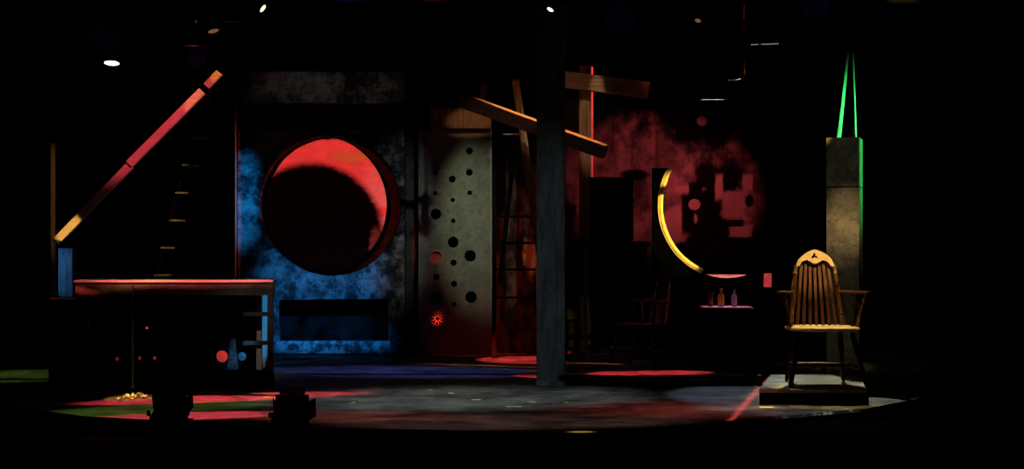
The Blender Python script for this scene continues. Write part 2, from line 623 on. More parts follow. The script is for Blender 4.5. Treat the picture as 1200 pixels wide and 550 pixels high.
# ------------------------------------------------------------------ painted backdrop (right of the pillar)
DB = 15.6
BL = Vector((P(772, 0, DB).x, DB, 0))
n = NT('painted_backdrop')
f1 = n.noise(2.1, 6, .62, off=1.3)
f2 = n.noise(5.5, 5, .6, (1.1, 1, .8), off=6)
k = n.math('ADD', n.math('MULTIPLY', f1, .55), n.math('MULTIPLY', f2, .45))
o = n.xyz()
# ragged black top edge, running lower to the right
edge = n.math('SUBTRACT', n.math('ADD', P(0, 138, DB).z, n.math('MULTIPLY', n.math('SUBTRACT', k, .5), 1.6)), n.math('MULTIPLY', n.math('MAXIMUM', o[0], -.8), .28))
topm = n.ramp(n.math('SUBTRACT', edge, o[2]), -.05, .28)
rt = n.ramp(n.math('ADD', o[0], n.math('MULTIPLY', n.math('SUBTRACT', f1, .5), .9)), 1.0, 1.30)
lum = n.ramp(k, .38, .64)
col = n.mix(lum, (.055, .05, .05), (.40, .35, .35))
def shape(kind, px, py, w_, h_, soft=.25, wobble=.7, wn=None):
    q = P(px, py, DB)
    if kind == 'e':
        dd = n.dist(q.x - BL.x, q.z, w_ / F * DB, h_ / F * DB, wn or f2, wobble)
    else:
        dx = n.math('DIVIDE', n.math('ABSOLUTE', n.math('SUBTRACT', o[0], q.x - BL.x)), w_ / F * DB)
        dz = n.math('DIVIDE', n.math('ABSOLUTE', n.math('SUBTRACT', o[2], q.z)), h_ / F * DB)
        dd = n.math('MAXIMUM', dx, dz)
        dd = n.math('ADD', dd, n.math('MULTIPLY', n.math('SUBTRACT', wn or f2, .5), wobble))
    return n.math('SUBTRACT', 1.0, n.ramp(dd, 1 - soft, 1 + soft))
near_black = (.004, .004, .004)
palec = (.46, .40, .39)
col = n.mix(n.math('SUBTRACT', 1.0, topm), col, near_black)
col = n.mix(rt, col, near_black)
col = n.mix(n.ramp(o[2], .98, .86), col, near_black)  # bottom blackened so the amber spill is hidden, shade put into colour
fj = n.noise(11, 4, .6, off=2)
col = n.mix(n.math('MULTIPLY', shape('e', 835, 150, 20, 26, .3), .9), col, near_black)
col = n.mix(shape('b', 845, 300, 58, 34, .2, .6), col, near_black)
col = n.mix(shape('b', 842, 232, 30, 42, .2, .7), col, near_black)
col = n.mix(shape('e', 743, 205, 18, 6, .3, .8), col, near_black)
col = n.mix(shape('e', 806, 222, 19, 4, .3, .6, fj), col, palec)
col = n.mix(shape('e', 793, 262, 17, 22, .2, .7, fj), col, palec)
col = n.mix(shape('b', 806, 252, 7.5, 24, .2, .5, fj), col, near_black)
col = n.mix(shape('b', 815, 232, 8, 18, .12, .15, fj), col, near_black)
col = n.mix(shape('e', 813.5, 240, 7, 6.5, .06, .05), col, palec)
col = n.mix(shape('e', 815, 257, 2.2, 5, .2, .1), col, palec)
col = n.mix(shape('b', 860, 240, 14, 17, .25, .9, fj), col, palec)
col = n.mix(shape('b', 842.5, 220, 4.5, 15, .25, .8, fj), col, palec)
col = n.mix(shape('b', 876, 214, 6, 9, .2, .6, fj), col, palec)
col = n.mix(shape('b', 868, 271, 13, 7, .2, .6, fj), col, palec)
col = n.mix(shape('b', 861, 262, 10, 4, .2, .5, fj), col, near_black)
col = n.mix(shape('e', 878, 236, 5, 7, .2, .4, fj), col, near_black)
col = n.mix(shape('e', 857, 216, 6, 8, .2, .4, fj), col, near_black)
col = n.mix(shape('e', 822.5, 142, 6, 5.6, .08, .06), col, (.60, .50, .50))
n.bump(f2, .1)
M['backdrop'] = n.done(col, .85, .05)
bm = B()
b1, b2 = P(650, 90, DB), P(905, 330, DB)
bx(bm, ((b1.x + b2.x) / 2, DB, (b1.z + .35) / 2), (b2.x - b1.x, .03, b1.z - .35))
o = obj('painted_backdrop', bm, M['backdrop'], None, BL)
for q in (b1.x + .2, b2.x - .2):
    part('prop', o, M['black'], lambda bm: bx(bm, (q, DB + .06, b1.z / 2 - .05), (.06, .06, b1.z - .1)))
tag(o, 'red-lit backdrop painted with cloudy smears and blocky black shapes', 'backdrop')

# ------------------------------------------------------------------ low black platform on the right, bar, round-cut panel
ZP = .088
a = fl(655, 452).y
bm = B()
bx(bm, ((P(655, 0, a).x + P(893, 0, a).x) / 2, a + 1.65, ZP / 2), (238 / F * a, 3.3, ZP))
o = obj('low_platform', bm, M['floor'], None, (P(774, 0, a).x, a, 0))
tag(o, 'low dark platform right of the pillar carrying the bar and side table', 'platform')
PX0, PX1 = P(655, 0, a).x, P(893, 0, a).x
# black kick board along its front edge
bm = B()
bx(bm, ((PX0 + PX1) / 2, a - .008, ZP / 2), (PX1 - PX0, .015, ZP))
o2 = obj('kick_board', bm, M['black'], None, (P(774, 0, a).x, a, 0))
o2.parent = o
o2.location = (0, 0, 0)

DBAR = 13.0
bar_z = P(0, 283, DBAR).z
bl = thing('bar_counter', (P(714, 0, DBAR).x, DBAR, ZP), 'long black bar counter on legs between pillar and yellow ring', 'counter')
xa, xb = P(655, 0, DBAR).x, P(762, 0, DBAR).x
part('counter_top', bl, M['black'], lambda bm: bx(bm, ((xa + xb) / 2, DBAR + .22, bar_z - .025), (xb - xa, .5, .05)), bevel=.015)
part('apron', bl, M['black'], lambda bm: bx(bm, ((xa + xb) / 2, DBAR + .06, bar_z - .3), (xb - xa - .06, .03, .5)))
for x in (662, 686, 755):
    q = P(x, 0, DBAR).x
    part('leg', bl, M['dark_wood'] if x == 686 else M['black'], lambda bm: bx(bm, (q, DBAR + .03, (bar_z - .05 + ZP) / 2), (.045, .045, bar_z - .05 - ZP)))
    if x != 686:
        part('leg', bl, M['black'], lambda bm: bx(bm, (q, DBAR + .42, (bar_z - .05 + ZP) / 2), (.05, .05, bar_z - .05 - ZP)))
part('foot_rail', bl, M['black'], lambda bm: bx(bm, ((xa + xb) / 2, DBAR + .42, ZP + .2), (xb - xa - .2, .03, .05)))
# black cabinet on the bar
c0, c1 = P(692.5, 209, DBAR + .1), P(742, 283, DBAR + .1)
cab = thing('speaker_cabinet', ((c0.x + c1.x) / 2, DBAR + .1, bar_z), 'black box cabinet standing on the bar counter before the red backdrop', 'cabinet')
part('body', cab, M['black'], lambda bm: bx(bm, ((c0.x + c1.x) / 2, DBAR + .22, (c0.z + bar_z) / 2 + .001), (c1.x - c0.x, .26, c0.z - bar_z)), bevel=.01)
part('front_panel', cab, M['metal_black'], lambda bm: bx(bm, ((c0.x + c1.x) / 2, DBAR + .087, (c0.z + bar_z) / 2), (c1.x - c0.x - .05, .01, c0.z - bar_z - .06)))
part('top_trim', cab, M['fascia'], lambda bm: bx(bm, ((c0.x + c1.x) / 2, DBAR + .22, c0.z + .006), (c1.x - c0.x + .02, .28, .008)))

# round-cut panel
DR = 13.2
rc = P(853, 241, DR)
rr = 81.5 / F * DR
def arc(r, a0, a1, nn):
    return [(rc.x + r * math.cos(a0 + (a1 - a0) * i / nn), rc.z + (r + 3.6 / F * DR) * math.sin(a0 + (a1 - a0) * i / nn)) for i in range(nn + 1)]
aT = math.atan2(240.5 - 197, 781 - 853) % (2 * PI)
aC = math.atan2(240.5 - 318, 821 - 853) % (2 * PI)
aE = math.atan2(240.5 - 321.4, 880 - 853) % (2 * PI)
out = xz([(764.5, 197), (764.5, 330)], DR)
out = [out[0], (out[0][0], ZP + .02), (P(906, 0, DR).x, ZP + .02), (P(906, 0, DR).x, P(0, 321.3, DR).z)]
edge_ = arc(rr, aT, aE, 60)
rp = thing('round_cut_panel', (rc.x, DR, ZP), 'low black wall panel cut away in a big curve, edged by a yellow ring', 'scenic wall')
part('panel', rp, M['drape'], plate, out[:4] + edge_[::-1], [], DR, .05)
for q in (766.5, 903):
    part('foot', rp, M['black'], lambda bm: bx(bm, (P(q, 0, DR).x, DR + .025, ZP + .012), (.06, .3, .024)))
ring = arc(rr + .008, aT, aC, 48) + arc(rr - .042, aT, aC, 48)[::-1]
rg = part('ring_trim', rp, M['trimring'], plate, ring, [], DR - .03, .03)
rg['label'] = 'thin yellow curved trim along the cut'
ring = arc(rr - .008, aT, aC, 48) + arc(rr - .022, aT, aC, 48)[::-1]
part('ring_bead', rp, M['honey'], plate, ring, [], DR - .045, .02)

# counter seen through the bottom of the curve
cz = P(0, 321.3, 13.75).z
x0_, x1_ = P(815, 0, 13.4).x, P(886, 0, 13.6).x
kt = thing('back_counter', ((x0_ + x1_) / 2, 13.5, ZP), 'narrow pale counter lit pink behind the curved black panel', 'counter')
part('counter_top', kt, M['top'], lambda bm: bx(bm, ((x0_ + x1_) / 2, 13.51, cz - .022), (x1_ - x0_, .46, .044)))
for q in (x0_ + .04, x1_ - .04):
    for yy in (13.33, 13.69):
        part('leg', kt, M['near_black'], lambda bm: bx(bm, (q, yy, (cz - .044 + ZP) / 2), (.04, .04, cz - .044 - ZP)))
# little red board hooked over the end of the panel
a, b = P(895, 320.5, DR - .04), P(904.5, 337, DR - .04)
bm = B()
bx(bm, ((a.x + b.x) / 2, DR - .02, (a.z + b.z) / 2), (b.x - a.x, .03, a.z - b.z))
o = obj('hanging_board', bm, M['redpaint'], None, ((a.x + b.x) / 2, DR - .02, b.z), bevel=.002)
tag(o, 'small red-lit board fixed to the right end of the curved black panel', 'board')

# ------------------------------------------------------------------ side table with bottles
DS = 12.0
tz = P(0, 360.5, DS).z
sx0, sx1 = P(818, 0, DS).x, P(891, 0, DS).x
st = thing('side_table', ((sx0 + sx1) / 2, DS, ZP), 'black boxy side table with pink lit top beside the lit armchair', 'table')
part('body', st, M['black'], lambda bm: bx(bm, ((sx0 + sx1) / 2, DS + .17, (tz - .02 + ZP) / 2), (sx1 - sx0 - .02, .30, tz - .02 - ZP)), bevel=.006)
part('table_top', st, M['top'], lambda bm: bx(bm, ((P(824, 0, DS).x + P(884, 0, DS).x) / 2, DS + .17, tz - .007), (60 / F * DS, .33, .014)), bevel=.003)
part('corner_strip', st, M['slat'], lambda bm: bx(bm, (sx1 - .004, DS + .012, (tz + ZP) / 2 - .02), (.012, .012, tz - ZP - .06)))
part('door_panel', st, M['metal_black'], lambda bm: bx(bm, ((sx0 + sx1) / 2, DS + .014, (tz + ZP) / 2 - .03), (sx1 - sx0 - .12, .012, tz - ZP - .16)))


def bottle(px, d, h, r, mat, name, label, cat='bottle', kind='b', g='drinks on the side table'):
    x = P(px, 0, d).x
    t = thing(name, (x, d, tz + .001), label, cat, g)
    m = Matrix.Translation((x, d, tz + .001))
    if kind == 'b':
        part('body', t, mat, lathe, [(r * .9, 0), (r, .01), (r, h * .55), (r * .8, h * .64), (r * .38, h * .74), (r * .36, h * .94)], m, smooth=True)
        part('cap', t, M['steel'], lathe, [(r * .42, h * .94), (r * .42, h)], m, 16)
    else:
        part('bowl', t, mat, lathe, [(r * .7, .004), (r * .75, .01), (r, h), (r * .93, h), (r * .7, .018)], m, smooth=True)
        part('foot', t, mat, lathe, [(r * .72, 0), (r * .72, .004)], m, 20)


bottle(845, DS + .2, .165, .032, M['glass_amber'], 'bottle', 'amber glass bottle on the side table, middle of the row')
bottle(860.5, DS + .18, .165, .028, M['glass_pale'], 'bottle', 'pale clear bottle on the side table, nearest the armchair')
bottle(833, DS + .23, .13, .03, M['glass_dark'], 'tumbler', 'dark red glass tumbler on the side table left of the amber bottle', 'glass', 'g')


# ------------------------------------------------------------------ Windsor armchair
def armchair(name, base, rz, label, mats, cat='chair'):
    t = thing(name, (0, 0, 0), label, cat)
    crest_m, slat_m, turn_m, seat_m, leg_m, arm_m = mats
    # seat
    def seat(bm):
        pts = []
        for k in range(40):
            q = 2 * PI * k / 40
            cx, sy = math.cos(q), math.sin(q)
            wdt = .285 if sy < 0 else .285 - .05 * sy
            pts.append((math.copysign(abs(cx) ** .62, cx) * wdt, math.copysign(abs(sy) ** .62, sy) * .245))
        rings = []
        for s_, z in ((.90, .424), (.985, .430), (1.0, .440), (.985, .450), (.93, .455), (.7, .451), (.35, .447)):
            rings.append([bm.verts.new((x * s_, y * s_, z)) for x, y in pts])
        for a, b in zip(rings, rings[1:]):
            for k in range(40):
                bm.faces.new((a[k], a[(k + 1) % 40], b[(k + 1) % 40], b[k]))
        bm.faces.new(rings[0][::-1])
        bm.faces.new(rings[-1])
    part('seat', t, seat_m, seat, smooth=True)
    lp = [(.013, 0), (.016, .04), (.019, .12), (.021, .3), (.016, .42), (.022, .46), (.016, .5), (.024, .7), (.020, .88), (.023, .93), (.017, 1)]
    ft = {}
    for sx in (-1, 1):
        for fy, fx, ty, tx in ((-.27, .293, -.16, .20), (.27, .228, .15, .17)):
            ft[(sx, fy)] = (Vector((sx * fx, fy, 0)), Vector((sx * tx, ty, .415)))
            part('leg', t, leg_m, turned, ft[(sx, fy)][0], ft[(sx, fy)][1], lp, smooth=True)
    def at(sx, fy, z):
        a, b = ft[(sx, fy)]
        return a.lerp(b, z / .415)
    sp = [(.007, 0), (.010, .15), (.014, .5), (.010, .85), (.007, 1)]
    for sx in (-1, 1):
        part('stretcher', t, leg_m, turned, at(sx, -.27, .13), at(sx, .27, .16), sp, smooth=True)
    part('stretcher', t, slat_m, turned, at(-1, .27, .14), at(1, .27, .14), sp, smooth=True)
    ml, mr = (at(-1, -.27, .13) + at(-1, .27, .16)) / 2, (at(1, -.27, .13) + at(1, .27, .16)) / 2
    part('stretcher', t, leg_m, turned, ml, mr, sp, smooth=True)
    # back
    def yb(z):
        return .19 + (z - .45) * .16
    pf = [(.017, 0), (.021, .12), (.014, .17), (.022, .20), (.014, .24), (.020, .28), (.024, .52), (.020, .74), (.013, .82), (.022, .86), (.013, .90), (.016, .95), (.014, 1)]
    for sx in (-1, 1):
        part('stile', t, turn_m, turned, (sx * .205, yb(.45), .45), (sx * .152, yb(.93), .93), pf, smooth=True)
    def cr(zx, zy):
        return ((930 + zx / 5 - 964.5) / 147, EYE - (280 + zy / 5 - HY) / 147 - .117)
    outl = [(60, 168), (66, 150), (75, 130), (90, 111), (110, 95), (133, 80), (160, 70), (172, 68), (185, 70), (212, 80), (236, 94), (256, 111), (272, 130), (281, 150), (287, 168),
            (264, 168), (258, 157), (250, 147), (238, 137), (225, 132), (214, 133), (203, 141), (190, 149), (175, 153), (160, 151), (145, 143), (133, 135), (122, 132), (108, 134), (95, 142), (86, 155), (80, 168)]
    tre = []
    for k in range(36):
        q = 2 * PI * k / 36 + PI / 2
        rad = 13 + 7.5 * math.cos(3 * (q - PI / 2))
        tre.append(cr(169 + rad * math.cos(q), 107 - rad * math.sin(q)))
    zc = .97
    tilt = Matrix.Translation((0, yb(zc), zc)) @ Matrix.Rotation(-math.atan(.16), 4, 'X') @ Matrix.Translation((0, 0, -zc))
    part('crest_rail', t, crest_m, plate, [cr(*p) for p in outl], [tre], -.014, .028, tilt, bevel=.002)
    for i in range(7):
        u = (i - 3) / 3
        zt_ = .955 - .02 * abs(u)
        xb_, xt_ = u * .155, u * .105
        part('slat', t, slat_m, bar, (xb_, yb(.45) + .012, .445), (xt_, yb(zt_) + .022, zt_), .026, .010, smooth=False, bevel=.003)
    # arms
    for sx in (-1, 1):
        def arm(bm):
            pts = [(sx * .185, yb(.70), .715), (sx * .24, .12, .718), (sx * .30, -.02, .722), (sx * .335, -.13, .722), (sx * .33, -.20, .718)]
            hw = [.02, .024, .03, .036, .024]
            rows = []
            for (x, y, z), h in zip(pts, hw):
                rows.append([bm.verts.new((x - h, y, z - .011)), bm.verts.new((x + h, y, z - .011)), bm.verts.new((x + h, y, z + .011)), bm.verts.new((x - h, y, z + .011))])
            for a, b in zip(rows, rows[1:]):
                for k in range(4):
                    bm.faces.new((a[k], a[(k + 1) % 4], b[(k + 1) % 4], b[k]))
            bm.faces.new(rows[0])
            bm.faces.new(rows[-1][::-1])
        part('armrest', t, arm_m, arm, bevel=.005)
        ap = [(.012, 0), (.016, .1), (.011, .18), (.019, .24), (.012, .30), (.018, .5), (.012, .72), (.019, .78), (.011, .84), (.014, 1)]
        part('arm_post', t, turn_m, turned, (sx * .255, -.10, .45), (sx * .318, -.13, .713), ap, smooth=True)
        part('arm_post', t, leg_m, turned, (sx * .245, .03, .45), (sx * .285, .02, .713), ap, smooth=True)
    relocate(t, base, rz)
    return t


ZC = .117
cd = fl(888, 475).y
bm = B()
q0, q1 = P(889, 0, cd).x, P(1016, 0, cd).x
plat = thing('step_platform', ((q0 + q1) / 2, cd, 0), 'small low step platform under the lit wooden armchair', 'platform')
n = NT('worn_step_paint')
f = n.noise(5, 6, .7, (1, 3, 1))
g = n.noise(30, 4, .8, (.4, 2, 1))
n.bump(f, .2)
M['step'] = n.done(n.mix(n.ramp(n.math('ADD', n.math('MULTIPLY', f, .6), n.math('MULTIPLY', g, .4)), .38, .62), (.07, .07, .065), (.30, .29, .26)), .6, .2)
SK = .27
def skew(bm, z0, z1, xa, xb, ya, yb_):
    def X(x, y):
        return x + SK * (y - cd)
    v = [bm.verts.new((X(x, y), y, z)) for z in (z0, z1) for x, y in ((xa, ya), (xb, ya), (xb, yb_), (xa, yb_))]
    for f_ in ((3, 2, 1, 0), (4, 5, 6, 7), (0, 1, 5, 4), (1, 2, 6, 5), (2, 3, 7, 6), (3, 0, 4, 7)):
        bm.faces.new([v[k_] for k_ in f_])
part('top_board', plat, M['step'], skew, ZC - .024, ZC, q0, q1, cd, cd + 1.2, bevel=.003)
part('front_board', plat, M['black'], skew, 0, ZC - .024, q0 + .005, q1 - .005, cd + .01, cd + .03)
for q in (q0 + .01, q1 - .03):
    part('side_board', plat, M['step'], skew, 0, ZC - .024, q, q + .02, cd + .032, cd + 1.18)
ch = armchair('armchair', (P(962.5, 0, 10.38).x, 10.37, ZC + .006), R(-2), 'honey wood spindle armchair with pierced arched crest on the step platform',
              (M['honey'], M['slat'], M['turned'], M['honey'], M['leg'], M['turned']))
wc = armchair('wooden_chair', (P(752, 0, 12.5).x, 12.5, ZP + .006), R(-72), 'dark wooden armchair in shadow left of the black side table',
         (M['dark_wood'], M['dark_wood'], M['dark_wood'], M['leg'], M['leg'], M['dark_wood']))
wc.scale = (.86, .86, .84)

# ------------------------------------------------------------------ concrete pillar with green laths
DC = 11.35
ct = P(0, 161, DC).z
cx = P(995, 0, DC).x
n = NT('stained_concrete')
f = n.noise(3, 5, .6)
g = n.noise(14, 6, .75)
n.bump(g, .25)
c = n.mix(n.ramp(f, .38, .62), (.36, .35, .31), (.17, .165, .15))
c = n.mix(n.math('MULTIPLY', n.ramp(g, .48, .62), .65), c, (.08, .075, .068))
M['concrete'] = n.done(c, .8, .1)
cp = thing('concrete_column', (cx, DC + .15, 0), 'square concrete-look column behind the armchair, right edge lit green', 'column')
rz = Matrix.Translation((cx, DC + .15, 0)) @ Matrix.Rotation(R(-20), 4, 'Z')
wz = 37.5 / F * DC / math.cos(R(6))
sm = P(0, 219, DC).z
def boxr(bm, z0, z1, wdt, dpt):
    bx(bm, (0, 0, (z0 + z1) / 2), (wdt, dpt, z1 - z0))
    bmesh.ops.transform(bm, matrix=rz, verts=bm.verts)
part('lower_block', cp, M['concrete'], boxr, 0, sm - .004, wz, .30, bevel=.003)
part('upper_block', cp, M['concrete'], boxr, sm + .004, ct, wz, .30, bevel=.003)
part('joint', cp, M['black'], boxr, sm - .005, sm + .005, wz - .012, .288)
e = P(1015.5, 250, DC)
rv = rz.to_3x3()
# green-lit laths standing on the column
for (bp, tp, wd, lab) in (((983, 161), (995.5, 48), .085, 'wide green-lit lath leaning up from the concrete column top'),
                          ((1003, 161), (999.5, 62), .026, 'thin green-lit rod rising from the concrete column top')):
    a = P(*bp, DC + .15)
    a.z = ct + .002
    b = P(*tp, DC + .15)
    bm = B()
    vs = bar(bm, a, b, .008, wd, side=Vector((.6, .8, 0)))
    for v in bm.verts:
        if v.co.z > (a.z + b.z) / 2 and wd > .03:
            c_ = b + (v.co - b) * .35
            v.co = Vector((c_.x, c_.y, v.co.z))
        if v.co.z < a.z + .1:
            v.co.z = a.z
    o = obj('lath', bm, M['lath'], None, a)
    tag(o, lab, 'lath')

# ------------------------------------------------------------------ left: trestle platform, stairs, rail
DT0, DT1 = 11.3, 11.9
zt1 = P(0, 328.3, DT0).z
tx0, tx1 = P(86, 0, DT0).x, P(322, 0, DT0).x
tb = thing('raised_platform', ((tx0 + tx1) / 2, DT0, 0), 'long raised platform table at left with red-lit top and pierced back', 'platform')
def deck_(bm):
    q = [(P(86, 0, DT0).x, DT0), (P(320, 0, DT0).x, DT0), (P(323, 0, DT1).x, DT1), (P(86, 0, DT0).x + .01, DT1)]
    lo_ = [bm.verts.new((x, y, zt1 - .022)) for x, y in q]
    hi_ = [bm.verts.new((x, y, zt1)) for x, y in q]
    bm.faces.new(lo_[::-1])
    bm.faces.new(hi_)
    for i in range(4):
        bm.faces.new((lo_[i], lo_[(i + 1) % 4], hi_[(i + 1) % 4], hi_[i]))
part('deck', tb, M['top'], deck_, bevel=.003)
part('fascia', tb, M['fascia'], lambda bm: bx(bm, ((tx0 + tx1) / 2, DT0 + .03, zt1 - .022 - .055), (tx1 - tx0 - .02, .03, .11)))
lx = lambda px: P(px, 0, DT0).x
for x, yy, mt in ((317, DT0 + .05, 'fascia'), (311, DT1 - .1, 'redpaint'), (92, DT0 + .05, 'black'), (112, DT1 - .1, 'black')):
    xx = (x - 600) / F * yy
    part('leg', tb, M[mt], lambda bm: bx(bm, (xx, yy, (zt1 - .022) / 2), (.045, .045, zt1 - .022)))
for y in (368.5, 402.5):
    z = P(0, y, DT0 + .05).z
    part('rung', tb, M['fascia'], lambda bm: bx(bm, ((lx(283) + lx(318)) / 2, DT0 + .085, z), (lx(318) - lx(283), .025, .035)))
part('side_rail', tb, M['fascia'], lambda bm: bx(bm, ((lx(180) + lx(318)) / 2, DT0 + .09, P(0, 437, DT0).z), (lx(318) - lx(180), .03, .03)))
bz = P(0, 438, DT0).z
part('plinth', tb, M['black'], lambda bm: bx(bm, ((lx(88) + lx(320)) / 2, DT0 + .04, bz / 2), (lx(320) - lx(88), .04, bz)))
DH = 11.6
hh = [(260, 418, 7), (283.5, 418, 5), (137, 421, 2.4), (163.5, 420, 2.2), (181, 420, 2.2), (241, 385, 1.2), (172, 384.5, 1.8)]
hx0, hx1 = tx0 + .02, P(300, 0, DH).x
part('pierced_panel', tb, M['black'], plate, [(hx0, .02), (hx1, .02), (hx1, zt1 - .03), (hx0, zt1 - .03)],
     [circ(P(x, 0, DH).x, P(0, y, DH).z, r / F * DH, 20) for x, y, r in hh], DH, .015)
part('inner_panel', tb, M['redpaint'], lambda bm: bx(bm, ((hx0 + hx1) / 2, DH + .26, .42), (hx1 - hx0, .015, .8)))
# blue-lit cloth wedge hanging under the platform
a, b, c = P(271, 398, DH - .05), P(279, 436, DH - .05), P(265, 436, DH - .05)
bm = B()
plate(bm, [(a.x - .015, a.z), (c.x, c.z), ((b.x + c.x) / 2, c.z - .01), (b.x, b.z), (a.x + .03, a.z)], [], DH - .03, .012)
o = obj('cloth_scrap', bm, plain('grey_cloth', (.10, .10, .10), (.02, .02, .02), 9, .9, .05), tb)

# low black side block with post
bz0 = P(0, 350.5, 11.35).z
bk = thing('side_block', (P(82, 0, 11.35).x, 11.35, 0), 'black block at far left carrying the blue-lit post', 'block')
sxa, sxb = P(52, 0, 11.35).x, tx0 - .012
sxb2 = P(108, 0, 11.8).x
part('body', bk, M['black'], lambda bm: bx(bm, ((P(57, 0, 11.35).x + sxb) / 2, 11.95, (bz0 - .02) / 2), (sxb - P(57, 0, 11.35).x, 1.2, bz0 - .02)))
part('top_board', bk, M['fascia'], lambda bm: bx(bm, ((sxa + sxb) / 2, 12.0, bz0 - .01), (sxb - sxa, 1.3, .02)), bevel=.003)
bm = B()
a = P(76.5, 0, 11.8)
zt2 = P(0, 291, 11.8).z
bx(bm, (a.x, 11.85, (bz0 + zt2) / 2 + .001), (17 / F * 11.8, .1, zt2 - bz0))
o = obj('newel_post', bm, M['pillar'], None, (a.x, 11.85, bz0), bevel=.006)
tag(o, 'short square post lit blue under the low end of the red rail', 'post')
a = P(63, 0, 12.75)
bm = B()
bx(bm, (a.x, 12.75, P(0, 168, 12.75).z / 2), (.042, .04, P(0, 168, 12.75).z))
o = obj('thin_post', bm, M['post_wood'], None, (a.x, 12.75, 0))
tag(o, 'thin brown upright pole at the far left behind the block', 'pole')

# the red rail: three boards end to end
DG = 12.0
rail = thing('slanting_rail', P(66, 284, DG), 'long slanting pale rail lit red, rising over the raised platform', 'rail')
def rb(bm, p, q, wpx, dd):
    bar(bm, P(*p, dd), P(*q, dd), wpx / F * DG, .04)
part('board', rail, M['rail_wood'], rb, (65, 284.5), (153, 193.5), 9.5, DG, bevel=.003)
part('board', rail, M['rail_wood'], rb, (151.5, 192.5), (237, 107), 9.5, DG - .035, bevel=.003)
part('board', rail, M['rail_wood'], rb, (242, 101), (257, 85.5), 8.5, DG + .01, bevel=.003)
part('pin', rail, M['steel'], lathe, [(.012, 0), (.012, .05)], Matrix.Translation(P(69.5, 283, DG - .02)) @ Matrix.Rotation(PI / 2, 4, 'X'))
part('hook', rail, M['steel'], lathe, [(.010, 0), (.010, .05)], Matrix.Translation(P(71, 287.5, DG - .02)) @ Matrix.Rotation(PI / 2, 4, 'X'))
part('back_stay', rail, M['black'], bar, P(245, 98, DG + .06), Vector((P(245, 98, DG + .06).x, DG + .06, zt1)), .04, .04)
part('back_stay', rail, M['black'], bar, P(120, 228, DG + .06), Vector((P(120, 228, DG + .06).x, DG + .06, zt1)), .04, .04)

# open stair behind
DA = 13.1
stair = thing('ladder_stair', Vector((P(172, 0, DA).x, DA, 0)), 'steep open stair in the dark behind the red rail, only tread ends lit', 'stairs')
def stx(y):
    return 186 + (325 - y) * (224 - 182) / (325 - 161)
for y in (323, 290.5, 258.5, 226, 193.5, 161):
    q = P(stx(y) + 1, y, DA)
    tr = part('tread', stair, M['rail_wood'], lambda bm: bx(bm, (q.x, DA + .11, q.z), (.125, .22, .018)))
q0_, q1_ = P(stx(423) - 6, 423, DA), P(stx(140) - 6, 140, DA)
part('stringer', stair, M['near_black'], bar, Vector((q0_.x, DA + .05, .0)), q1_ + Vector((0, .05, 0)), .02, .03)
q0_, q1_ = P(stx(423) + 10, 423, DA), P(stx(140) + 10, 140, DA)
part('stringer', stair, M['black'], bar, Vector((q0_.x, DA + .24, .0)), q1_ + Vector((0, .24, 0)), .14, .03)

# chain
chn = thing('chain', fl(155, 468), 'bright link chain hanging from the raised platform into a heap', 'chain')
def link_(bm, c, ax, r=.010, t=.0026):
    mm = Matrix.Translation(c) @ ax
    pts = [mm @ Vector((r * .62 * math.cos(q), 0, r * 1.15 * math.sin(q))) for q in (2 * PI * k / 10 for k in range(11))]
    tube(bm, pts, t, 6, False)
bm = B()
xc, yc = P(155.5, 0, DT0 - .02).x, DT0 - .02
z = zt1 - .01
i = 0
while z > .02:
    link_(bm, (xc, yc, z), Matrix.Rotation(PI / 2 * (i % 2) + .4, 4, 'Z'))
    z -= .021
    i += 1
obj('hanging_strand', bm, M['brass'], chn)
bm = B()
for k in range(64):
    u = k / 63
    q = fl(138 + 33 * u, 469 - 4 * u + 2.2 * math.sin(u * 15), 0)
    link_(bm, q + Vector((0, 0, .012 + .006 * random.random())), Matrix.Rotation(random.uniform(0, PI), 4, 'Z') @ Matrix.Rotation(random.uniform(.3, 1.4), 4, 'X'), .013, .0032)
p0, p1 = Vector((xc, yc, .012)), fl(156, 466, .012)
for k in range(28):
    link_(bm, p0.lerp(p1, k / 27), Matrix.Rotation(PI / 2, 4, 'Z') @ Matrix.Rotation(.5 + (k % 2) * PI / 2, 4, 'Y') @ Matrix.Rotation(PI / 2, 4, 'X'))
obj('heap', bm, M['brass'], chn)

# ------------------------------------------------------------------ tape marks on the deck
TP = [(312, 465.3, 7, 'y', 'yellow tape mark on the deck behind the right floor lamp'),
      (623, 471.3, 9, 'y', 'yellow tape dash on the deck just left of the dark pillar foot'),
      (664, 472, 4, 'y', 'tiny yellow tape dot on the deck right of the dark pillar foot'),
      (602, 476.6, 19, 'w', 'long pale tape dash on the deck left of the yellow dash'),
      (558, 468.5, 11, 'w', 'pale tape dash on the deck, middle of the stage'),
      (529, 461, 6, 'w', 'short bright tape dash at centre stage behind the others'),
      (505, 457.3, 5, 'w', 'small pale tape dash, farthest left of the centre stage dashes'),
      (602.5, 451, 4, 'w', 'tiny pale tape dot on the deck behind the pillar line'),
      (413, 472, 7, 'y', 'dim yellow tape dash on the deck right of the right floor lamp'),
      (437, 450.3, 12, 'w', 'pinkish tape dash on the deck in front of the blue ledge'),
      (573, 426.3, 7, 'w', 'pale tape mark in the red pool beside the perforated column'),
      (898, 477.3, 16, 'y', 'bright yellow tape along the front foot of the step platform'),
      (680, 506.4, 27, 'y', 'yellow glow tape strip at the point of the stage edge')]
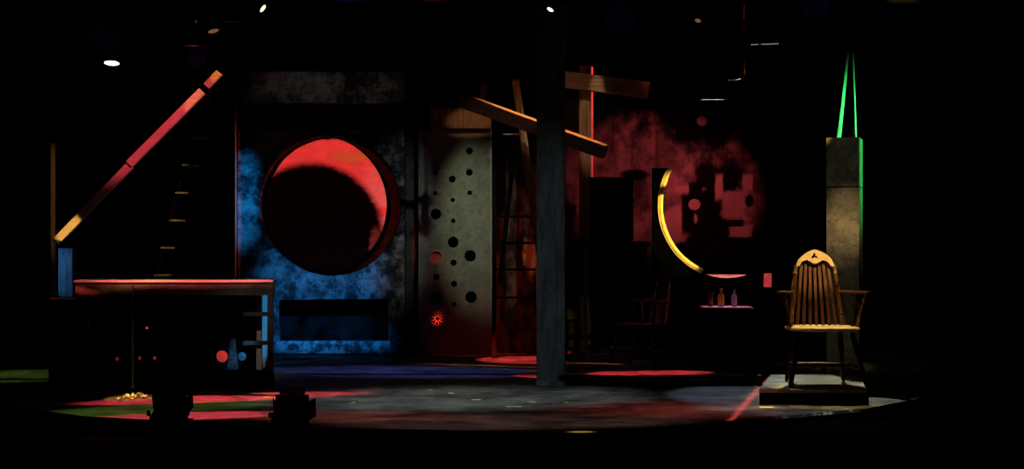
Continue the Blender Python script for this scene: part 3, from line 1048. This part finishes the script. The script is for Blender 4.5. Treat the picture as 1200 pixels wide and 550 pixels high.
for x, y, wpx, c, lab in TP:
    p = fl(x, y, .002)
    bm = B()
    dpt = .028 if wpx < 20 else .03
    bx(bm, (p.x, p.y, .0015), (wpx / F * p.y, dpt, .003), Matrix.Rotation(R(random.uniform(-9, 9)), 4, 'Z'))
    bm.normal_update()
    o = obj('spike_tape', bm, M['tape_' + c], None, (p.x, p.y, 0), bevel=.0005)
    tag(o, lab, 'tape', 'tape marks on the stage deck')


# ------------------------------------------------------------------ lanterns
def can(name, aim, label, lens, group, r=.10, L=.27, floor=False, doors=False, cat='stage light', yaw=0.0):
    """PAR can whose beam leaves along 'aim'; origin at the pivot"""
    t = thing(name, (0, 0, 0), label, cat, group)
    m = Vector(aim).to_track_quat('Z', 'Y').to_matrix().to_4x4()
    body = part('body', t, M['metal_black'], lathe, [(r * .30, -L * .62), (r * .55, -L * .60), (r * .62, -L * .45), (r * .95, -L * .32), (r * .95, -L * .28), (r * 1.03, -L * .27), (r * 1.03, -L * .22),
                                             (r * .97, -L * .21), (r * .97, L * .3), (r * 1.06, L * .31), (r * 1.06, L * .38), (r * .93, L * .38), (r * .9, L * .33)], m, 28, smooth=True)
    part('lens', body, lens, lathe, [(r * .9, L * .345), (r * .9, L * .355), (r * .5, L * .375), (.001, L * .385)], m, 28, smooth=True)
    gf = part('gel_frame', body, M['metal_black'], lambda bm: (plate(bm, [(-r * 1.12, -r * 1.12), (r * 1.12, -r * 1.12), (r * 1.12, r * 1.12), (-r * 1.12, r * 1.12)],
                                                            [circ(0, 0, r * .92, 28)], -L * .39 - .002, .006, m @ Matrix.Rotation(-PI / 2, 4, 'X'))))
    s = -1 if floor else 1
    hgt = r * 1.65
    wd = r * 1.22
    yk = part('yoke', t, M['metal_black'], lambda bm: (bx(bm, (-wd, 0, s * hgt / 2), (.006, .035, hgt)), bx(bm, (wd, 0, s * hgt / 2), (.006, .035, hgt)),
                                                  bx(bm, (0, 0, s * hgt), (wd * 2 + .006, .035, .006))))
    for sx in (-1, 1):
        part('knob', yk, M['metal_black'], lathe, [(.018, 0), (.022, .012), (.016, .022)], Matrix.Translation((sx * (wd + .003), 0, 0)) @ Matrix.Rotation(sx * PI / 2, 4, 'Y'), 12)
    if floor:
        part('foot_plate', t, M['metal_black'], lambda bm: bx(bm, (0, 0, -hgt - .006), (wd * 2.1, r * 1.3, .010)))
    else:
        part('hook_clamp', t, M['metal_black'], lambda bm: (bx(bm, (0, 0, hgt + .05), (.03, .045, .10)), tube(bm, [(0, .0 + .035 * math.sin(q), hgt + .125 + .035 * math.cos(q)) for q in (2.6 - 4.6 * k / 8 for k in range(9))], .009, 8)))
    if doors:
        for k in range(4):
            mm = m @ Matrix.Rotation(k * PI / 2, 4, 'Z') @ Matrix.Translation((0, r * 1.12, L * .40)) @ Matrix.Rotation(R(-28), 4, 'X')
            part('barn_door', body, M['metal_black'], lambda bm: (bx(bm, (0, 0, r * .34), (r * (1.7 if k % 2 == 0 else 1.3), .004, r * .64)), bmesh.ops.transform(bm, matrix=mm, verts=bm.verts)))
    return t, hgt


# two lanterns on the auditorium floor against the stage edge
gz = -.12
for px, py, aim, rz_, lab, rr_ in ((198, 513, (.05, .9, .42), 6, 'black floor lamp before the stage edge, left of the two', .098),
                                   (340, 518, (-.2, .95, .22), -14, 'black floor lamp with flaps at the stage edge, right of the two', .102)):
    g = fl(px, py, gz)
    t, hg = can('floor_lamp', aim, lab, M['metal_black'], None, r=rr_, L=.27, floor=True, doors=True)
    relocate(t, (g.x, g.y - .02, gz + hg + .011), R(rz_))
bm = B()
pts = []
for k in range(60):
    u = k / 59
    q = fl(222 + 100 * u, 502 + 3 * math.sin(u * 9) + 3.5 * u, gz)
    hump = .07 * math.exp(-((u - .52) / .12) ** 2) + .03 * math.exp(-((u - .78) / .08) ** 2)
    pts.append(q + Vector((0, -.06, .008 + hump)))
tube(bm, pts, .008, 8)
o = obj('power_cable', bm, M['cable'], None, pts[0])
tag(o, 'black power cable humped along the stage edge between the floor lamps', 'cable')

# rig overhead
for nm, d, y, lab in (('lighting_bar', 10.42, 1, 'front lighting bar overhead carrying most of the lanterns'), ('lighting_bar', 12.4, 28, 'rear lighting bar overhead, dim behind the front lanterns')):
    bm = B()
    zz = P(0, y, d).z
    tube(bm, [(-6.9, d, zz), (6.45, d, zz)], .024, 12)
    o = obj(nm, bm, M['pipe'], None, (0, d, zz))
    tag(o, lab, 'pipe')
RIG = [(122, 47, 10.2, (.22, -.95, -.28), .125, 'gel_blue', 'large dim blue lantern at upper left above the red rail'),
       (229, 68, 12.2, (.1, -.95, -.3), .10, 'gel_blue', 'dim blue lantern hung near the top of the red rail'),
       (131, 73.5, 10.6, (.03, -.25, -.97), .066, 'lamp_cool', 'glowing greenish-white lantern lens at the upper left'),
       (308, 9.5, 10.2, (.80, -.17, -.62), .040, 'lamp_warm', 'lantern with thin warm slit of light, above the round-hole flat'),
       (645, 11, 10.2, (-.45, -.36, -.84), .028, 'lamp_white', 'small bright white lantern at the top centre'),
       (725, 21, 9.85, (-.1, -.95, -.25), .135, 'gel_blue', 'large dim blue lantern right of the small white lantern'),
       (955, 4, 9.85, (-.15, -.95, -.25), .12, 'gel_blue', 'large dim blue lantern at the upper right above the green laths'),
       (250, 36, 10.7, (.3, -.2, -.93), .05, 'lamp_amber', 'small lantern with dull amber lens between the upper left blue lanterns'),
       (818, 24, 11.8, (-.3, -.5, -.8), .03, 'lamp_amber', 'tiny dull amber lantern overhead, above the red backdrop')]
for x, y, d, aim, r_, ln, lab in RIG:
    t, hg = can('hanging_lantern', aim, lab, M[ln], 'lanterns hung overhead', r=r_, L=r_ * 2.6)
    v = Vector(aim).normalized()
    relocate(t, P(x, y, d) - v * r_ * 2.6 * .35)
    # drop rod up to the bar / grid
    part('drop_rod', t, M['metal_black'], lambda bm: None) if False else None
    top_z = 5.5 - t.location.z
    bm = B()
    tube(bm, [(0, .02, hg + .10), (0, .02, top_z)], .006, 6)
    o = obj('drop_rod', bm, M['metal_black'])
    o.parent = t
# LED strip and cool-lit pipe stubs
ls = thing('led_strip', P(896, 51, 11.5), 'short dotted strip of white lights high at the right', 'light strip')
def f_(bm):
    bar(bm, P(878, 52.5, 11.52), P(914, 51, 11.52), .035, .03)
hsg = part('housing', ls, M['metal_black'], f_)
for q in (882, 910):
    a = P(q, 52, 11.55)
    part('wire', ls, M['metal_black'], tube, [a, (a.x, a.y, 5.5)], .003, 6)
for i in range(14):
    if i == 4:
        continue
    q = P(881 + i * 2.35, 52.4 - i * .09, 11.5)
    part('diode', hsg, M['led'], lambda bm: bx(bm, q, (.0055, .006, .007)))
for pts_, r_, lab, nm in ((((820, 117.3), (846, 117.2), (853, 116)), .005, 'thin bright pipe end hanging in the dark above the red backdrop', 'pipe'),
                          (((853, 94.2), (862, 94.2), (868, 92.5)), .005, 'small bent pipe end high right of the cross beam', 'pipe')):
    bm = B()
    tube(bm, [P(*q, 12.65) for q in pts_], r_, 8)
    o = obj('steel_pipe', bm, M['steel'], None, P(*pts_[0], 12.65))
    tag(o, lab, nm)
    a = P(*pts_[1], 12.65)
    bm = B()
    tube(bm, [a + Vector((0, 0, .004)), Vector((a.x, a.y, 5.5))], .003, 6)
    w_ = obj('wire', bm, M['metal_black'], o)
bm = B()
for y in (74, 85, 97):
    lathe(bm, [(.004, -.03), (.012, -.015), (.012, .015), (.004, .03)], Matrix.Translation(P(872, y, 12.65)), 10)
a = P(872, 98, 12.65)
tube(bm, [a, Vector((a.x, a.y, 5.5))], .003, 6)
o = obj('hanging_cable', bm, plain('grey_rubber', (.05, .05, .05), spec=.05), None, a)
tag(o, 'thin hanging cable with grey beads high above the curved panel', 'cable')


# ------------------------------------------------------------------ stage lighting
def spot(name, pos, tgt, rad, rgb, alb=.4, cosi=.8, blend=.3, sx=1.0, sy=1.0, gain=1.0, soft=.02, roll=0.0):
    """theatre spot: rgb is how a surface of albedo alb should look at the centre of the beam"""
    pos, tgt = Vector(pos), Vector(tgt)
    v = tgt - pos
    dd = v.length
    c = lin(rgb)
    m_ = max(c)
    L = bpy.data.lights.new(name, 'SPOT')
    L.energy = gain * m_ * PI / (alb * cosi) * dd * dd * 4 * PI
    L.color = tuple(x / m_ for x in c)
    L.spot_size = 2 * math.atan(rad / dd)
    L.spot_blend = blend
    L.shadow_soft_size = soft
    o = bpy.data.objects.new(name, L)
    COL.objects.link(o)
    o.location = pos
    o.rotation_euler = (v.to_track_quat('-Z', 'Y').to_matrix() @ Matrix.Rotation(R(roll), 3, 'Z')).to_euler()
    o.scale = (sx, sy, 1)
    return o


# --- the moon
spot('moon_spot', (-2.1, 3.2, 2.1), P(382, 238, DW), .745, (214, 52, 50), .50, 1, .06)
# --- blue wash on the flat
spot('blue_wash', (-.7, 8.2, 5.0), P(376, 330, DW), .85, (20, 76, 128), .36, .75, .9)
spot('blue_wash_side', (-1.6, 8.0, 5.0), P(286, 235, DW), .46, (10, 84, 142), .36, .75, 1, .6, 1.25)
spot('blue_ledge', (-1.0, 9.0, 4.2), P(388, 407, DW), .75, (4, 66, 125), .40, .75, .7, 1.1, .4)
spot('blue_floor', (-1.5, 9.2, 5.0), fl(470, 436), 1.3, (20, 27, 60), .09, .75, .9, 1.3, .5)
spot('blue_post', (-6.0, 9.0, 2.4), P(77, 318, 11.8), .26, (26, 58, 90), .15, .8, .9)
spot('blue_leg', (1.0, 9.5, 3.0), P(311, 375, 11.8), .33, (30, 130, 190), .55, .8, .5, .35, 1)
# --- dim white on scenery
spot('dim_white_flat', (1.5, 6, 4.6), P(466, 260, DW), .95, (44, 50, 50), .35, .8, .9, .5, 1.1)
spot('dim_white_header', (-1, 6, 4.8), P(385, 103, DW), .95, (22, 20, 18), .35, .8, .8, 1.0, .35)
spot('dim_white_column', (-1.6, 10.9, 3.4), P(558, 262, DP), .85, (70, 73, 60), .30, .85, .9, .64, 1.15)
spot('cap_brown', (.2, 10.9, 4.6), P(556, 139, 14.6), .32, (66, 42, 25), .30, .8, .7, 1.1, .45)
spot('column_edge', (1.2, 10.9, 4.6), P(577, 225, DP), .6, (84, 78, 62), .5, .7, .9, .12, 1)
spot('dim_pillar', (-2.5, 6, 3.0), P(645, 310, DPI), 1.35, (13, 17, 18), .14, .8, .9, .5, 1)
# --- floor pools
spot('white_floor', (.2, 6.6, 5.2), fl(535, 468), 1.0, (60, 64, 61), .10, .8, .9, 1.9, .85)
spot('dim_red_floor', (1.3, 6.6, 5.2), fl(800, 480), .9, (66, 22, 18), .10, .8, .9, 1.3, .6)
spot('dim_red_floor_mid', (-1.2, 6.6, 5.2), fl(420, 488), .8, (56, 24, 19), .10, .8, .9, 1.3, .5)
spot('dim_front', (.3, 6.4, 5.2), fl(610, 494), .9, (46, 31, 27), .10, .8, .9, 1.7, .5)
spot('white_front_right', (1.2, 6.4, 5.2), fl(930, 482), .55, (62, 66, 62), .10, .8, .9, 1.6, .6)
spot('red_left_back', (-3.3, 13.2, 5.2), fl(270, 466), .28, (146, 35, 42), .09, .8, .45, 4.6, 1)
spot('red_left_front', (-3.3, 13.2, 5.2), fl(215, 488), .20, (118, 31, 37), .09, .8, .5, 4.2, 1)
spot('green_left', (-4.2, 12.5, 5.2), fl(195, 478), .5, (28, 40, 8), .09, .8, .6, 2.4, .7)
spot('green_far_left', (-5.2, 9.5, 5.0), fl(20, 441), .65, (30, 42, 10), .09, .8, .8, 1.2, 1)
spot('red_back_floor', (-1.2, 9.2, 5.3), fl(614, 422), .5, (165, 38, 36), .09, .7, .35, 1.1, .75)
spot('red_mid_floor', (-1.2, 9.0, 5.3), fl(636, 441), .2, (150, 32, 32), .09, .7, .35, 1.6, .8)
spot('red_platform', (1.6, 8.6, 5.3), fl(762, 437.5, ZP), .58, (150, 35, 40), .09, .7, .3, 1.05, .36)
spot('red_line_floor', (3.58, 16.5, 5.3), fl(882, 464), .085, (74, 17, 17), .09, .7, .7, .36, 15)
# --- backdrop
spot('backdrop_red', (2.5, 10.2, 4.9), P(762, 205, DB), .95, (84, 23, 26), .35, .75, .75, 1.2, .85)
spot('backdrop_circle', (3.5, 10.5, 5.0), P(830, 240, DB), .75, (75, 19, 21), .35, .75, .6)
spot('lattice_red', (2.2, 14.5, 5.0), P(618, 290, DLB), .55, (115, 26, 14), .40, .5, .8)
# --- timbers
spot('amber_beams', (.25, 13.85, 5.4), P(628, 143, D1), .85, (235, 150, 75), .30, .8, .5, 1, .15, roll=-23)
spot('amber_front', (1.6, 10.9, 5.0), P(622, 118, D1), .75, (38, 26, 18), .30, .8, .8, 1.2, .5)
spot('pink_post_edge', (2.7, 14.5, 5.3), P(696, 150, 13.9), .62, (205, 62, 74), .30, .45, .4, .14, 1)
spot('post_brown', (1.6, 10.5, 3.4), P(686, 150, 13.9), .55, (72, 54, 38), .30, .9, .6, .22, 1)
spot('bracket_spot', (4.4, 12.0, 4.2), P(708, 183, 13), .08, (150, 60, 25), .30, .9, .5)
# --- ring, counter, side table
spot('ring_amber', (4.6, 7.5, 4.6), P(792, 264, DR), .44, (255, 212, 78), .38, .72, .4, .62, 1.2, roll=15)
spot('counter_pink', (1.9, 9.0, 4.4), P(852, 323, 13.3), .31, (225, 115, 105), .55, .7, .4, 1, .25)
spot('hanging_board_red', (4.2, 9.0, 4.6), P(899, 328, DR), .10, (175, 50, 55), .55, .8, .3)
spot('side_table_pink', (2.3, 13.8, 5.2), P(853, 361, DS + .17), .27, (205, 115, 160), .55, .9, .3, 1, .6)
spot('chair_shadow_red', (3.6, 9.4, 4.2), P(782, 355, 12.4), .16, (28, 5, 5), .04, .7, .6)
# --- armchair, step, concrete column
spot('chair_amber', (2.9, 7.6, 5.2), P(963, 295, 10.55), .17, (226, 186, 118), .42, .8, .8, 1.4, 1)
spot('chair_fill', (2.9, 7.6, 5.2), P(963, 340, 10.5), .36, (105, 82, 52), .42, .8, .8)
spot('chair_top', (2.3, 11.6, 5.3), P(962, 383, 10.3), .42, (215, 185, 90), .42, .95, .5)
spot('step_white', (2.7, 12.6, 5.2), P(968, 448, 10.6), .75, (106, 106, 92), .2, .8, .8)
spot('column_warm', (1.9, 7.2, 4.4), P(991, 262, DC), .32, (122, 100, 62), .28, .9, .95, .8, 1.0)
spot('column_dim', (1.9, 7.2, 4.9), P(993, 215, DC), .75, (24, 24, 20), .28, .9, .9)
spot('green_edge', (5.5, 13.4, 2.6), P(1003, 170, DC + .1), .88, (32, 140, 60), .40, .40, .9, .22, 1)
# --- left rail and platform
spot('rail_red', (.6, 6.4, 3.5), P(195, 148, DG), .70, (184, 52, 66), .55, .8, .7, 1.0, .25, roll=44)
spot('rail_amber_low', (-5.6, 7.8, 3.6), P(81, 269, DG), .145, (215, 160, 75), .55, .8, .2)
spot('rail_amber_high', (-1.8, 8.4, 4.6), P(254, 89, DG), .07, (150, 100, 20), .55, .8, .5)
spot('thin_post_amber', (-6.2, 9.0, 3.4), P(63, 235, 12.75), .6, (50, 36, 20), .30, .8, .8, .15, 1)
spot('stair_amber', (-1.2, 8.0, 4.8), P(201, 250, DA), .85, (92, 66, 32), .55, .7, .8, .24, 1)
spot('deck_red', (-2.9, 7.6, 5.3), P(205, 327.5, DT0), .98, (240, 100, 92), .55, .6, .5, 1, .035)
spot('block_top_red', (-4.4, 7.8, 5.0), P(80, 350, 11.4), .34, (120, 36, 28), .09, .6, .6, 1, .06)
spot('deck_warm', (-2.6, 7.6, 5.3), P(185, 327.5, DT0), .6, (190, 125, 75), .58, .6, .9, 1, .045)
spot('fascia_dim', (-1.0, 6.5, 3.8), P(300, 350, DT0), .45, (22, 21, 18), .09, .8, .9)
spot('chain_heap', (-2.4, 7.0, 4.8), fl(154, 467), .22, (215, 175, 95), .4, .8, .5, 1, 1)
spot('chain_amber', (-2.4, 7.0, 4.8), P(155, 425, DT0), .28, (60, 50, 28), .4, .8, .8, .2, 1)
spot('pierced_red', (P(250, 0, DH).x + .25, DH + .06, .66), P(262, 418, DH + .25), .13, (205, 58, 62), .55, .5, .2, soft=.005)  # hidden spots added behind the pierced panel to light its holes
spot('pierced_red_small', (P(163, 0, DH).x, DH + .06, .7), P(160, 421, DH + .25), .25, (130, 30, 36), .55, .5, .3, soft=.005)
spot('pierced_blue', (P(300, 0, DH).x, DH + .06, .6), P(285, 419, DH + .25), .06, (15, 38, 66), .55, .5, .6, soft=.005)
spot('scrap_blue', (-.5, 8.0, 1.6), P(272, 420, DH), .16, (14, 40, 62), .06, .8, .8)
spot('fan_red', (.6, 9.0, 3.4), P(512.6, 374, DP), .06, (215, 50, 36), .5, .8, .2)
spot('plug_red', (.4, 9.0, 3.0), P(511, 301, DP), .07, (70, 14, 12), .14, .8, .3)
spot('slot_red', (-3.4, 12.6, 2.6), P(456, 375, DW + .1), .14, (85, 14, 18), .5, .6, .5, .4, 1)
spot('strip_red', (-.2, 9.0, 4.4), P(486, 285, DW), .30, (50, 12, 9), .09, .8, .8, .05, 1)
spot('flat_edge_red', (-5.0, 11.0, 3.6), P(276.6, 230, DW), .95, (110, 42, 28), .30, .8, .6, .05, 1)
spot('rig_cool', (2.2, 14.5, 5.3), P(848, 106, 12.65), .32, (150, 170, 185), .5, .8, .5)
spot('tape_glint_step', (1.6, 7.0, 5.0), fl(898, 477.3), .11, (205, 205, 85), .6, .7, .3, 1, .5)  # added spots that only brighten the tape, no lantern behind them
spot('tape_glint_edge', (.2, 5.5, 5.0), fl(680, 506.4), .10, (150, 132, 40), .6, .7, .5, 1, .4)
spot('tape_glint_back', (-1.2, 7.0, 5.0), fl(312, 465.3), .09, (180, 160, 40), .6, .7, .5, 1, .5)
